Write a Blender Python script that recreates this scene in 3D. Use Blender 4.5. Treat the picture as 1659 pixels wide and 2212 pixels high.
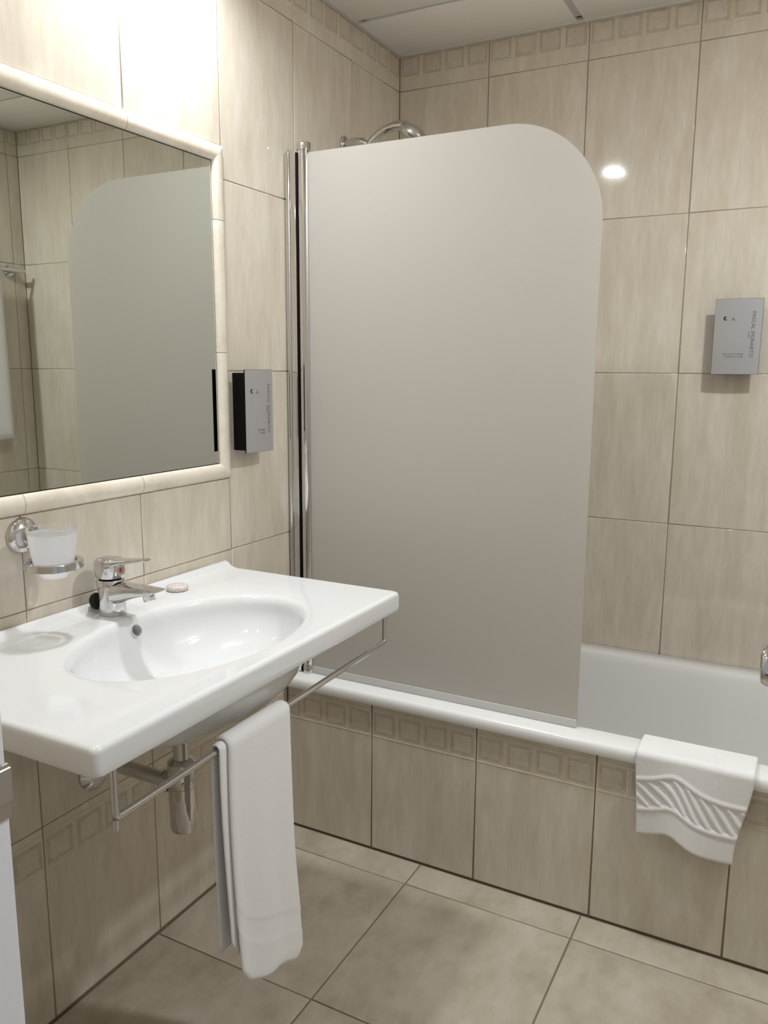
import bpy, bmesh, math, random
from mathutils import Vector, Matrix
random.seed(4)
PI = math.pi
scene = bpy.context.scene
col = scene.collection
for o in list(bpy.data.objects):
    bpy.data.objects.remove(o)

# ------------------------------------------------------------------ camera
W0 = 1659.0
FPX = 1754.85
yaw, pit, rol = 0.486436, 0.174038, 0.005944
CAM = Vector((1.30205, -2.55395, 1.34781))
fwd = Vector((-math.sin(yaw)*math.cos(pit), math.cos(yaw)*math.cos(pit), -math.sin(pit)))
rgt = Vector((math.cos(yaw), math.sin(yaw), 0))
upv = rgt.cross(fwd)
Rv = rgt*math.cos(rol) + upv*math.sin(rol)
Uv = upv*math.cos(rol) - rgt*math.sin(rol)
cam = bpy.data.cameras.new('camera')
cam.sensor_fit = 'HORIZONTAL'
cam.sensor_width = 36.0
cam.lens = FPX/W0*36.0
cam.clip_start = 0.02
camo = bpy.data.objects.new('camera', cam)
col.objects.link(camo)
M = Matrix((Rv, Uv, -fwd)).transposed().to_4x4()
M.translation = CAM
camo.matrix_world = M
scene.camera = camo

# ------------------------------------------------------------------ world, exposure
scene.view_settings.view_transform = 'Standard'
scene.view_settings.look = 'None'
scene.view_settings.gamma = 1.0
scene.view_settings.use_curve_mapping = False
scene.view_settings.exposure = 0.38
world = bpy.data.worlds.new('hall_light')
scene.world = world
world.use_nodes = True
bg = world.node_tree.nodes['Background']
bg.inputs[0].default_value = (0.94, 0.975, 1.0, 1)
bg.inputs[1].default_value = 0.30

LAMP_W = {'tap': 6.0, 'front': 2.4, 'tub': 13.5}
LAMP_COL = (0.93, 0.97, 1.0)

# ------------------------------------------------------------------ dimensions
TW, TH = 0.31, 0.4515
ZB = 1.3405
ROWS = [ZB-2*TH, ZB-TH, ZB, ZB+TH, ZB+2*TH]      # joints D, C, B, A, frieze
CEIL = 2.348
RW = 1.86            # room width
FRONT = -2.17        # inner face of the front wall
APY = -0.6957        # bath apron face
APZ = 0.441

# ------------------------------------------------------------------ materials
def newmat(name):
    m = bpy.data.materials.new(name)
    m.use_nodes = True
    nt = m.node_tree
    b = nt.nodes['Principled BSDF']
    return m, nt, b

def simple(name, rgb, rough=0.5, metal=0.0, spec=0.5, bump=None, coat=0.0):
    m, nt, b = newmat(name)
    b.inputs['Base Color'].default_value = (*rgb, 1)
    b.inputs['Roughness'].default_value = rough
    b.inputs['Metallic'].default_value = metal
    b.inputs['Specular IOR Level'].default_value = spec
    b.inputs['Coat Weight'].default_value = coat
    if bump:
        sc, st, dist = bump
        tc = nt.nodes.new('ShaderNodeTexCoord')
        n = nt.nodes.new('ShaderNodeTexNoise')
        n.inputs['Scale'].default_value = sc
        n.inputs['Detail'].default_value = 4
        bp = nt.nodes.new('ShaderNodeBump')
        bp.inputs['Strength'].default_value = st
        bp.inputs['Distance'].default_value = dist
        nt.links.new(tc.outputs['Object'], n.inputs['Vector'])
        nt.links.new(n.outputs['Fac'], bp.inputs['Height'])
        nt.links.new(bp.outputs['Normal'], b.inputs['Normal'])
    return m

def stone(name, lo, mid, hi, scale, fine, rough, vein=0.35, wob=0.06, spots=0.0, tint=1.0):
    """glazed travertine-look tile: streaks run along the tile's local z; each object gets its own patch"""
    m, nt, b = newmat(name)
    N, L = nt.nodes, nt.links
    tc = N.new('ShaderNodeTexCoord'); oi = N.new('ShaderNodeObjectInfo')
    vm = N.new('ShaderNodeVectorMath'); vm.operation = 'MULTIPLY_ADD'
    comb = N.new('ShaderNodeCombineXYZ')
    for k, f in enumerate((31.0, 17.0, 23.0)):
        mt = N.new('ShaderNodeMath'); mt.operation = 'MULTIPLY'; mt.inputs[1].default_value = f
        L.new(oi.outputs['Random'], mt.inputs[0]); L.new(mt.outputs[0], comb.inputs[k])
    add = N.new('ShaderNodeVectorMath'); add.operation = 'ADD'
    L.new(tc.outputs['Object'], add.inputs[0]); L.new(comb.outputs[0], add.inputs[1])
    def noise(sc, det, rg, dist=0.0):
        mp = N.new('ShaderNodeMapping'); mp.inputs['Scale'].default_value = sc
        n = N.new('ShaderNodeTexNoise'); n.inputs['Scale'].default_value = 1.0
        n.inputs['Detail'].default_value = det; n.inputs['Roughness'].default_value = rg
        n.inputs['Distortion'].default_value = dist
        L.new(add.outputs[0], mp.inputs['Vector']); L.new(mp.outputs[0], n.inputs['Vector'])
        return n.outputs['Fac']
    big = noise(scale, 5, 0.6, 0.25)
    fin = noise(fine, 4, 0.6)
    mix = N.new('ShaderNodeMath'); mix.operation = 'MULTIPLY_ADD'
    sub = N.new('ShaderNodeMath'); sub.operation = 'SUBTRACT'; sub.inputs[1].default_value = 0.5
    L.new(fin, sub.inputs[0]); L.new(sub.outputs[0], mix.inputs[0])
    mix.inputs[1].default_value = vein; L.new(big, mix.inputs[2])
    cr = N.new('ShaderNodeValToRGB')
    e = cr.color_ramp.elements
    e[0].position = 0.30; e[0].color = (*lo, 1)
    e[1].position = 0.72; e[1].color = (*hi, 1)
    x = cr.color_ramp.elements.new(0.5); x.color = (*mid, 1)
    L.new(mix.outputs[0], cr.inputs[0])
    out = cr.outputs[0]
    # fine dark pits and worn smudges of the print
    pit = noise((fine[0]*2.2, fine[1]*2.2, fine[2]*1.6), 3, 0.7)
    pr = N.new('ShaderNodeMapRange')
    pr.inputs[1].default_value = 0.60; pr.inputs[2].default_value = 0.78
    pr.inputs[3].default_value = 0.0; pr.inputs[4].default_value = 0.22 + spots
    L.new(pit, pr.inputs[0])
    mx = N.new('ShaderNodeMix'); mx.data_type = 'RGBA'
    L.new(pr.outputs[0], mx.inputs[0]); L.new(out, mx.inputs[6])
    mx.inputs[7].default_value = (lo[0]*.82, lo[1]*.8, lo[2]*.76, 1)
    out = mx.outputs[2]
    L.new(out, b.inputs['Base Color'])
    b.inputs['Roughness'].default_value = rough
    b.inputs['Specular IOR Level'].default_value = 0.5
    wv = noise((7, 7, 5), 1, 0.4)
    bp = N.new('ShaderNodeBump'); bp.inputs['Strength'].default_value = wob; bp.inputs['Distance'].default_value = 0.01
    L.new(wv, bp.inputs['Height']); L.new(bp.outputs['Normal'], b.inputs['Normal'])
    return m

WLO, WMI, WHI = (.595, .528, .43), (.648, .585, .49), (.705, .652, .565)
M_TILE = stone('wall_tile_glaze', WLO, WMI, WHI, (20, 20, 4.2), (85, 85, 15), 0.075, vein=0.5)
M_RLINE = stone('tile_relief_line', (.66, .58, .46), (.72, .645, .525), (.77, .70, .60), (11, 11, 3), (50, 50, 20), 0.2)
M_RFRAME = stone('tile_relief_frame', (.49, .42, .325), (.545, .475, .375), (.62, .55, .45), (60, 60, 50), (120, 120, 90), 0.25)
M_FLOOR = stone('floor_tile_glaze', (.375, .32, .245), (.465, .41, .33), (.545, .495, .415), (7, 7, 5), (34, 34, 22), 0.30, vein=0.4, wob=0.03)

def hatch_mat():
    m = stone('tile_relief_pad', (.60, .53, .44), (.655, .59, .505), (.70, .645, .565), (14, 14, 10), (90, 90, 60), 0.3)
    nt = m.node_tree; N, L = nt.nodes, nt.links
    b = N['Principled BSDF']
    tc = N.new('ShaderNodeTexCoord')
    mp = N.new('ShaderNodeMapping'); mp.inputs['Rotation'].default_value = (0, math.radians(45), 0)
    w = N.new('ShaderNodeTexWave'); w.inputs['Scale'].default_value = 110; w.inputs['Distortion'].default_value = 0.6
    L.new(tc.outputs['Object'], mp.inputs[0]); L.new(mp.outputs[0], w.inputs['Vector'])
    bp = N.new('ShaderNodeBump'); bp.inputs['Strength'].default_value = 0.45; bp.inputs['Distance'].default_value = 0.0012
    L.new(w.outputs['Fac'], bp.inputs['Height']); L.new(bp.outputs['Normal'], b.inputs['Normal'])
    return m
M_PAD = hatch_mat()
M_GROUT = simple('grout', (.20, .155, .105), 0.9, bump=(300, .2, .001))
M_GROUTW = simple('wall_grout', (.30, .25, .19), 0.9, bump=(300, .2, .001))
M_TRIM = stone('mirror_frame_glaze', (.66, .59, .48), (.75, .68, .58), (.82, .77, .68), (9, 9, 9), (60, 60, 60), 0.16, vein=.3)
M_WHITE = simple('white_ceramic', (.735, .738, .74), 0.07, coat=0.2)
M_TUB = simple('white_enamel', (.82, .815, .80), 0.16)
M_CHROME = simple('chrome', (.66, .655, .655), 0.06, metal=1.0)
M_BLACK = simple('black_plastic', (.004, .0035, .003), 0.5, spec=0.15)
M_SLOT = simple('dark_slot', (.01, .009, .012), 0.6)
M_RUBBER = simple('black_rubber', (.012, .011, .010), 0.6)
M_SILVER = simple('silver_plate', (.50, .50, .515), 0.32, metal=0.55, bump=(900, .03, .0005))
M_INK = simple('grey_ink', (.09, .088, .095), 0.5)
M_INKL = simple('pale_ink', (.24, .235, .24), 0.5)
M_INKD = simple('dark_ink', (.035, .03, .04), 0.5)
M_CEIL = simple('ceiling_panel_white', (.90, .885, .86), 0.7, bump=(60, .03, .002))
M_BAR = simple('ceiling_bar', (.60, .60, .585), 0.5)
M_EDGE = simple('ceiling_edge_trim', (.66, .64, .60), 0.55)
M_SLAB = simple('bare_slab', (.38, .37, .35), 0.9)
M_DOOR = simple('door_white_paint', (.80, .80, .82), 0.35)
M_PLATE = simple('strike_plate_steel', (.50, .46, .42), 0.35, metal=1.0)
M_RED = simple('red_mark', (.55, .03, .06), 0.3)
M_PLASTER = simple('front_wall_finish', (.58, .50, .39), 0.3)

def cloth_mat():
    m, nt, b = newmat('white_terry')
    b.inputs['Base Color'].default_value = (.83, .82, .815, 1)
    b.inputs['Roughness'].default_value = 0.95
    b.inputs['Specular IOR Level'].default_value = 0.15
    b.inputs['Sheen Weight'].default_value = 0.25
    tc = nt.nodes.new('ShaderNodeTexCoord')
    n = nt.nodes.new('ShaderNodeTexNoise'); n.inputs['Scale'].default_value = 520; n.inputs['Detail'].default_value = 3
    bp = nt.nodes.new('ShaderNodeBump'); bp.inputs['Strength'].default_value = .35; bp.inputs['Distance'].default_value = .002
    nt.links.new(tc.outputs['Object'], n.inputs['Vector']); nt.links.new(n.outputs['Fac'], bp.inputs['Height'])
    nt.links.new(bp.outputs['Normal'], b.inputs['Normal'])
    return m
M_TERRY = cloth_mat()

def frosted():
    m, nt, b = newmat('frosted_glass')
    N, L = nt.nodes, nt.links
    out = N['Material Output']
    tr = N.new('ShaderNodeBsdfTranslucent'); tr.inputs[0].default_value = (.875, .845, .795, 1)
    di = N.new('ShaderNodeBsdfDiffuse'); di.inputs[0].default_value = (.745, .715, .675, 1)
    gl = N.new('ShaderNodeBsdfGlossy'); gl.inputs['Roughness'].default_value = 0.45
    gl.inputs[0].default_value = (.9, .9, .9, 1)
    m1 = N.new('ShaderNodeMixShader'); m1.inputs[0].default_value = 0.55
    L.new(di.outputs[0], m1.inputs[1]); L.new(tr.outputs[0], m1.inputs[2])
    fr = N.new('ShaderNodeFresnel'); fr.inputs[0].default_value = 1.35
    m2 = N.new('ShaderNodeMixShader')
    L.new(fr.outputs[0], m2.inputs[0]); L.new(m1.outputs[0], m2.inputs[1]); L.new(gl.outputs[0], m2.inputs[2])
    L.new(m2.outputs[0], out.inputs['Surface'])
    return m
M_FROST = frosted()

def glassy(name, rgb, rough, trans):
    m, nt, b = newmat(name)
    b.inputs['Base Color'].default_value = (*rgb, 1)
    b.inputs['Roughness'].default_value = rough
    b.inputs['Transmission Weight'].default_value = trans
    b.inputs['IOR'].default_value = 1.45
    return m
M_SEAL = glassy('clear_seal', (.76, .745, .71), 0.35, 0.25)
M_CLEAR = glassy('tumbler_glass_clear', (.97, .98, .98), 0.02, 1.0)
def milk():
    m, nt, b = newmat('tumbler_glass_frost')
    N, L = nt.nodes, nt.links
    b.inputs['Base Color'].default_value = (.93, .93, .94, 1)
    b.inputs['Roughness'].default_value = 0.22
    b.inputs['Transmission Weight'].default_value = 0.25
    tp = N.new('ShaderNodeBsdfTransparent'); tp.inputs[0].default_value = (.97, .97, .98, 1)
    tl = N.new('ShaderNodeBsdfTranslucent'); tl.inputs[0].default_value = (.95, .95, .96, 1)
    m1 = N.new('ShaderNodeMixShader'); m1.inputs[0].default_value = 0.5
    m2 = N.new('ShaderNodeMixShader'); m2.inputs[0].default_value = 0.42
    L.new(b.outputs[0], m1.inputs[1]); L.new(tl.outputs[0], m1.inputs[2])
    L.new(m1.outputs[0], m2.inputs[1]); L.new(tp.outputs[0], m2.inputs[2])
    L.new(m2.outputs[0], N['Material Output'].inputs['Surface'])
    return m
M_MILK = milk()

def mirror_mat():
    m, nt, b = newmat('mirror_glass')
    b.inputs['Base Color'].default_value = (.70, .73, .68, 1)
    b.inputs['Metallic'].default_value = 1.0
    b.inputs['Roughness'].default_value = 0.0
    return m
M_MIRROR = mirror_mat()

def soap_mat():
    m, nt, b = newmat('soap_wrapper')
    N, L = nt.nodes, nt.links
    tc = N.new('ShaderNodeTexCoord'); n = N.new('ShaderNodeTexNoise'); n.inputs['Scale'].default_value = 160; n.inputs['Detail'].default_value = 5
    cr = N.new('ShaderNodeValToRGB')
    cr.color_ramp.elements[0].position = .35; cr.color_ramp.elements[0].color = (.56, .46, .43, 1)
    cr.color_ramp.elements[1].position = .68; cr.color_ramp.elements[1].color = (.82, .77, .74, 1)
    bp = N.new('ShaderNodeBump'); bp.inputs['Strength'].default_value = .5; bp.inputs['Distance'].default_value = .002
    L.new(tc.outputs['Object'], n.inputs['Vector']); L.new(n.outputs['Fac'], cr.inputs[0]); L.new(cr.outputs[0], b.inputs['Base Color'])
    L.new(n.outputs['Fac'], bp.inputs['Height']); L.new(bp.outputs['Normal'], b.inputs['Normal'])
    b.inputs['Roughness'].default_value = .3
    return m
M_SOAP = soap_mat()

M_LAMP = simple('opal_diffuser', (.85, .85, .84), 0.4)

# ------------------------------------------------------------------ mesh helpers
def mesh_obj(name, verts, faces, mats, parent=None, smooth=True, fmat=None, loc=None, angle=None):
    me = bpy.data.meshes.new(name)
    me.from_pydata([tuple(v) for v in verts], [], faces)
    me.validate()
    bm = bmesh.new(); bm.from_mesh(me)
    bmesh.ops.recalc_face_normals(bm, faces=bm.faces)
    bm.to_mesh(me); bm.free()
    return link(name, me, mats, parent, smooth, fmat, loc, angle)

def link(name, me, mats, parent=None, smooth=True, fmat=None, loc=None, angle=None):
    if not isinstance(mats, (list, tuple)): mats = [mats]
    for m in mats: me.materials.append(m)
    if fmat:
        for p, k in zip(me.polygons, fmat): p.material_index = k
    me.polygons.foreach_set('use_smooth', [smooth]*len(me.polygons))
    if smooth and angle is not None:
        me.set_sharp_from_angle(angle=math.radians(angle))
    base = Vector(loc) if loc is not None else None
    if base is not None: me.transform(Matrix.Translation(-base))
    o = bpy.data.objects.new(name, me)
    col.objects.link(o)
    if base is not None: o.location = base
    if parent is not None:
        o.parent = parent
        if base is None:
            me.transform(Matrix.Translation(-root_loc(parent)))
        else:
            o.location = base - root_loc(parent)
    return o

def root_loc(o):
    v = Vector((0, 0, 0))
    while o is not None:
        v += o.location; o = o.parent
    return v

def tag(o, label, cat, group=None):
    o['label'] = label; o['category'] = cat
    if group: o['group'] = group
    return o

def thing(name, loc, label, cat, group=None):
    o = bpy.data.objects.new(name, None)
    col.objects.link(o); o.location = loc
    o.empty_display_size = 0.05
    return tag(o, label, cat, group)

def struct(o):
    o['kind'] = 'structure'; return o

def bm_obj(name, bm, mats, parent=None, smooth=True, angle=35, loc=None):
    me = bpy.data.meshes.new(name)
    bmesh.ops.recalc_face_normals(bm, faces=bm.faces)
    bm.to_mesh(me); bm.free()
    return link(name, me, mats, parent, smooth, None, loc, angle)

def add_box(bm, x0, x1, y0, y1, z0, z1, bev=0.0, seg=2):
    r = bmesh.ops.create_cube(bm, size=1.0)
    vs = r['verts']
    for v in vs:
        v.co = Vector((x0+(v.co.x+.5)*(x1-x0), y0+(v.co.y+.5)*(y1-y0), z0+(v.co.z+.5)*(z1-z0)))
    if bev > 0:
        es = list({e for v in vs for e in v.link_edges})
        bmesh.ops.bevel(bm, geom=es, offset=bev, segments=seg, affect='EDGES', profile=0.5)

def box(name, x0, x1, y0, y1, z0, z1, mat, parent=None, bev=0.0, seg=2, loc=None):
    bm = bmesh.new(); add_box(bm, x0, x1, y0, y1, z0, z1, bev, seg)
    return bm_obj(name, bm, mat, parent, True, 35, loc)

def rings_faces(n, m, closed=True):
    f = []
    for i in range(m-1):
        for j in range(n if closed else n-1):
            a = i*n+j; b = i*n+(j+1) % n
            f.append((a, b, b+n, a+n))
    return f

def lathe(name, prof, origin, axis, mat, parent=None, seg=48, cap0=True, cap1=True, angle=40, loc=None):
    """prof: list of (distance along axis, radius)"""
    ax = Vector(axis).normalized()
    t = Vector((0, 0, 1)) if abs(ax.z) < .9 else Vector((1, 0, 0))
    u = ax.cross(t).normalized(); v = ax.cross(u)
    o = Vector(origin); V = []
    for d, r in prof:
        for k in range(seg):
            a = 2*PI*k/seg
            V.append(o + ax*d + (u*math.cos(a)+v*math.sin(a))*r)
    F = rings_faces(seg, len(prof))
    if cap0: F.append(tuple(range(seg)))
    if cap1: F.append(tuple((len(prof)-1)*seg+k for k in range(seg)))
    return mesh_obj(name, V, F, mat, parent, True, None, loc, angle)

def tube_data(path, rad, seg=16):
    P = [Vector(p) for p in path]; n = len(P)
    rads = rad if isinstance(rad, (list, tuple)) else [rad]*n
    V = []; prev = None
    for i in range(n):
        d = (P[min(i+1, n-1)]-P[max(i-1, 0)]).normalized()
        if prev is None:
            t = Vector((0, 0, 1)) if abs(d.z) < .9 else Vector((1, 0, 0))
            u = d.cross(t).normalized()
        else:
            u = (prev - d*prev.dot(d)).normalized()
        v = d.cross(u); prev = u
        for k in range(seg):
            a = 2*PI*k/seg
            V.append(P[i]+(u*math.cos(a)+v*math.sin(a))*rads[i])
    F = rings_faces(seg, n)
    F.append(tuple(range(seg))); F.append(tuple((n-1)*seg+k for k in range(seg)))
    return V, F

def tube(name, path, rad, mat, parent=None, seg=16, loc=None):
    V, F = tube_data(path, rad, seg)
    return mesh_obj(name, V, F, mat, parent, True, None, loc, 50)

def fillet(path, r, n=6):
    P = [Vector(p) for p in path]; out = [P[0]]
    for i in range(1, len(P)-1):
        a, b, c = P[i-1], P[i], P[i+1]
        d1 = (a-b).normalized(); d2 = (c-b).normalized()
        for k in range(n+1):
            t = k/n
            p = (b+d1*r)*(1-t)**2 + b*2*t*(1-t) + (b+d2*r)*t**2
            out.append(p)
    out.append(P[-1]); return out

def loft(name, secs, mat, parent=None, seg=32, loc=None, angle=45):
    """secs: (centre, side vec, up vec, half width, half height, exponent)"""
    V = []
    for c, s, u, hw, hh, ex in secs:
        c, s, u = Vector(c), Vector(s).normalized(), Vector(u).normalized()
        for k in range(seg):
            a = 2*PI*k/seg
            ca, sa = math.cos(a), math.sin(a)
            px = math.copysign(abs(ca)**(2/ex), ca)*hw
            py = math.copysign(abs(sa)**(2/ex), sa)*hh
            V.append(c+s*px+u*py)
    F = rings_faces(seg, len(secs))
    F.append(tuple(range(seg))); F.append(tuple((len(secs)-1)*seg+k for k in range(seg)))
    return mesh_obj(name, V, F, mat, parent, True, None, loc, angle)

def rrect(x0, x1, y0, y1, r, n=6):
    pts = []
    for cx, cy, a0 in ((x1-r, y1-r, 0), (x0+r, y1-r, 90), (x0+r, y0+r, 180), (x1-r, y0+r, 270)):
        for k in range(n+1):
            a = math.radians(a0+90*k/n)
            pts.append((cx+r*math.cos(a), cy+r*math.sin(a)))
    return pts

# ------------------------------------------------------------------ tiles
_tile_cache = {}
def tile_mesh(w, h, mats, gapw, gaph, cells=None, band=None, r=0.0021):
    """front at local y=0 facing -y; x across, z up; relief cells/bands for the decorated tiles"""
    key = (round(w, 4), round(h, 4), mats[0].name, gapw, gaph,
           tuple((round(a, 4), round(b, 4)) for a, b in cells) if cells else None, band)
    if key in _tile_cache: return _tile_cache[key]
    hw, hh = (w-gapw)/2, (h-gaph)/2
    V, F, FM, SM = [], [], [], []
    seg = 3
    for i in range(-1, seg+1):
        if i < 0: ins, dep = 0.0, 0.008
        else:
            t = PI/2*i/seg
            ins, dep = r*(1-math.cos(t)), r*(1-math.sin(t))
        V += [(-hw+ins, dep, -hh+ins), (hw-ins, dep, -hh+ins), (hw-ins, dep, hh-ins), (-hw+ins, dep, hh-ins)]
    for i in range(seg+1):
        for j in range(4):
            a = i*4+j; b = i*4+(j+1) % 4
            F.append((a, b, b+4, a+4)); FM.append(0); SM.append(True)
    n = (seg+1)*4
    F.append((n, n+1, n+2, n+3)); FM.append(0); SM.append(False)
    def slab(x0, x1, z0, z1, p, m):
        x0 = max(x0, -hw+r); x1 = min(x1, hw-r); z0 = max(z0, -hh+r); z1 = min(z1, hh-r)
        if x1-x0 < .002 or z1-z0 < .001: return
        b = len(V); e = min(.0006, (x1-x0)/4, (z1-z0)/4)
        V.extend([(x0, 0.0, z0), (x1, 0.0, z0), (x1, 0.0, z1), (x0, 0.0, z1),
                  (x0+e, -p, z0+e), (x1-e, -p, z0+e), (x1-e, -p, z1-e), (x0+e, -p, z1-e)])
        for q in ((0, 1, 5, 4), (1, 2, 6, 5), (2, 3, 7, 6), (3, 0, 4, 7), (4, 5, 6, 7)):
            F.append(tuple(b+k for k in q)); FM.append(m); SM.append(False)
    if cells:
        z0, z1 = band
        slab(-hw, hw, z0-.0016, z0+.0016, .0009, 1)
        slab(-hw, hw, z1-.0016, z1+.0016, .0009, 1)
        for a, b in cells:
            slab(a-.0015, a+.0015, z0+.0016, z1-.0016, .0009, 1)
            i0, i1, k0, k1 = a+.0065, b-.0065, z0+.0085, z1-.0085
            for q in ((i0, i1, k0, k0+.007), (i0, i1, k1-.007, k1), (i0, i0+.007, k0+.007, k1-.007), (i1-.007, i1, k0+.007, k1-.007)):
                slab(*q, .0004, 2)
            slab(i0+.007, i1-.007, k0+.007, k1-.007, .0007, 3)
    me = bpy.data.meshes.new('tile')
    me.from_pydata(V, [], F); me.validate()
    for m in mats: me.materials.append(m)
    me.polygons.foreach_set('material_index', FM)
    me.polygons.foreach_set('use_smooth', SM)
    me.update()
    _tile_cache[key] = me
    return me

DECO = [M_TILE, M_RLINE, M_RFRAME, M_PAD]
CELL = TW/4
def put_tile(parent, me, loc, rot):
    o = bpy.data.objects.new('tile', me)
    col.objects.link(o); o.parent = parent
    o.location = Vector(loc)-root_loc(parent); o.rotation_euler = rot
    return o

def tile_rect(parent, a0, a1, z0, z1, place, rot, gw=.0022, gh=.0014, deco=None, phase=0.0):
    """place(a, z) -> world position of the tile centre on the wall face; a grows along local x"""
    if a1-a0 < .012 or z1-z0 < .012: return
    w, h = a1-a0, z1-z0
    if deco:
        ca = (a0+a1)/2
        cells = []
        k = math.floor((a0-phase)/CELL)
        while phase+k*CELL < a1-.004:
            cells.append((phase+k*CELL-ca, phase+(k+1)*CELL-ca)); k += 1
        b = (h/2-.0955, h/2-.0185) if deco == 'top' else (-h/2+.0345, -h/2+.1115)
        me = tile_mesh(w, h, DECO, gw, gh, cells, b)
    else:
        me = tile_mesh(w, h, [M_TILE], gw, gh)
    put_tile(parent, me, place((a0+a1)/2, (z0+z1)/2), rot)

MIR_Y0, MIR_Y1, MIR_Z0, MIR_Z1 = -6*TW, -3*TW, 1.0745, 1.866

# left wall (x = 0): local x -> +y
bm = bmesh.new()
_ry0, _ry1, _rz0, _rz1 = MIR_Y0+.03, MIR_Y1-.03, MIR_Z0+.03, MIR_Z1-.03      # shallow pocket that takes the mirror glass
add_box(bm, -.12, -.013, FRONT-.13, .12, 0, CEIL+.20)
add_box(bm, -.02, -.0016, FRONT-.13, _ry0, 0, CEIL+.20)
add_box(bm, -.02, -.0016, _ry1, .12, 0, CEIL+.20)
add_box(bm, -.02, -.0016, _ry0, _ry1, 0, _rz0)
add_box(bm, -.02, -.0016, _ry0, _ry1, _rz1, CEIL+.20)
wall_left = struct(bm_obj('wall_left', bm, M_GROUTW))
pl = lambda a, z: (0, a, z)
RL = (0, 0, PI/2)
for k in range(7):
    a0, a1 = -(k+1)*TW, -k*TW
    behind_tub = a1 > APY+.001 and False
    tile_rect(wall_left, a0, a1, 0.003, ROWS[0], pl, RL, .0024, .0018, 'top')
    inmir = k in (3, 4, 5)
    spans = [(ROWS[0], ROWS[1]), (ROWS[1], ROWS[2]), (ROWS[2], ROWS[3]), (ROWS[3], ROWS[4])]
    if inmir:
        spans = [(ROWS[0], ROWS[1]), (ROWS[1], MIR_Z0), (MIR_Z1, ROWS[4])]
    for z0, z1 in spans:
        tile_rect(wall_left, a0, a1, z0, z1, pl, RL)
    tile_rect(wall_left, a0, a1, ROWS[4], CEIL, pl, RL, .002, .0014, 'bottom')

# back wall (y = 0)
wall_back = struct(box('wall_back', -.12, RW+.12, .0016, .12, 0, CEIL+.20, M_GROUTW))
pb = lambda a, z: (a, 0, z)
for k in range(6):
    a0, a1 = k*TW, (k+1)*TW
    for i in range(4):
        tile_rect(wall_back, a0, a1, ROWS[i], ROWS[i+1], pb, (0, 0, 0), .0026, .0014)
    tile_rect(wall_back, a0, a1, ROWS[4], CEIL, pb, (0, 0, 0), .0022, .0014, 'bottom')

# right wall (x = RW): local x -> -y
wall_right = struct(box('wall_right', RW+.0016, RW+.12, FRONT-.13, .12, 0, CEIL+.20, M_GROUTW))
pr_ = lambda a, z: (RW, -a, z)
RR = (0, 0, -PI/2)
edges = [0, .055] + [.055+TW*(k+1) for k in range(6)] + [2.17]
for a0, a1 in zip(edges[:-1], edges[1:]):
    tile_rect(wall_right, a0, a1, 0.003, ROWS[0], pr_, RR, .0024, .0018, 'top', .055)
    for i in range(4):
        tile_rect(wall_right, a0, a1, ROWS[i], ROWS[i+1], pr_, RR)
    tile_rect(wall_right, a0, a1, ROWS[4], CEIL, pr_, RR, .002, .0014, 'bottom', .055)

# bath apron
apron = struct(box('wall_bath_apron', 0.0, RW, APY+.0018, APY+.05, 0, APZ, M_GROUT))
pa = lambda a, z: (a, APY, z)
ed = [0.004] + [.2846+TW*k for k in range(6)]
ed[-1] = RW
for a0, a1 in zip(ed[:-1], ed[1:]):
    tile_rect(apron, a0, a1, .003, APZ-.001, pa, (0, 0, 0), .0032, .003, 'top', .2846)

# floor
floor = struct(box('floor', -.12, RW+.12, FRONT-.9, .12, -.08, -.0018, M_GROUT))
fx = [0.003, .4415, .8865, 1.3315, 1.7765, RW]
fy = [-2.62, -2.16, -1.705, -1.2515, -.7945, APY-.002]
for a0, a1 in zip(fx[:-1], fx[1:]):
    for b0, b1 in zip(fy[:-1], fy[1:]):
        me = tile_mesh(a1-a0, b1-b0, [M_FLOOR], .0042, .0034, r=.0012)
        put_tile(floor, me, ((a0+a1)/2, (b0+b1)/2, 0), (-PI/2, 0, 0))

# front wall with the door opening
DX0, DX1, DZ = .70, 1.395, 2.06
bm = bmesh.new()
add_box(bm, -.12, DX0, FRONT-.13, FRONT, 0, CEIL+.20)
add_box(bm, DX1, RW+.12, FRONT-.13, FRONT, 0, CEIL+.20)
add_box(bm, DX0, DX1, FRONT-.13, FRONT, DZ, CEIL+.20)
wall_front = struct(bm_obj('wall_front', bm, M_PLASTER))

# ceiling: lay-in panels between slim bars, edge trim round the walls
ceiling = struct(box('ceiling', -.12, RW+.12, FRONT-.13, .12, CEIL+.17, CEIL+.25, M_SLAB))
cx_ = [0.016, .597, 1.202, RW-.016]
cy_ = [FRONT+.014, -2.10, -1.50, -.90, -.2975, -.016]
BARW = .011
for i in range(3):
    for j in range(5):
        x0 = cx_[i] + (BARW if i else 0); x1 = cx_[i+1] - (BARW if i < 2 else 0)
        y0 = cy_[j] + (BARW if j else 0); y1 = cy_[j+1] - (BARW if j < 4 else 0)
        box('panel', x0, x1, y0, y1, CEIL, CEIL+.012, M_CEIL, ceiling, .002, 2)
for x in cx_[1:3]:
    box('grid_bar', x-BARW+.0005, x+BARW-.0005, FRONT+.03, -.040, CEIL+.004, CEIL+.0115, M_BAR, ceiling)
for y in cy_[1:5]:
    for x0, x1 in ((.040, .585), (.609, 1.19), (1.214, RW-.03)):
        box('grid_bar', x0, x1, y-BARW+.0005, y+BARW-.0005, CEIL+.005, CEIL+.0115, M_BAR, ceiling)
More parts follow.
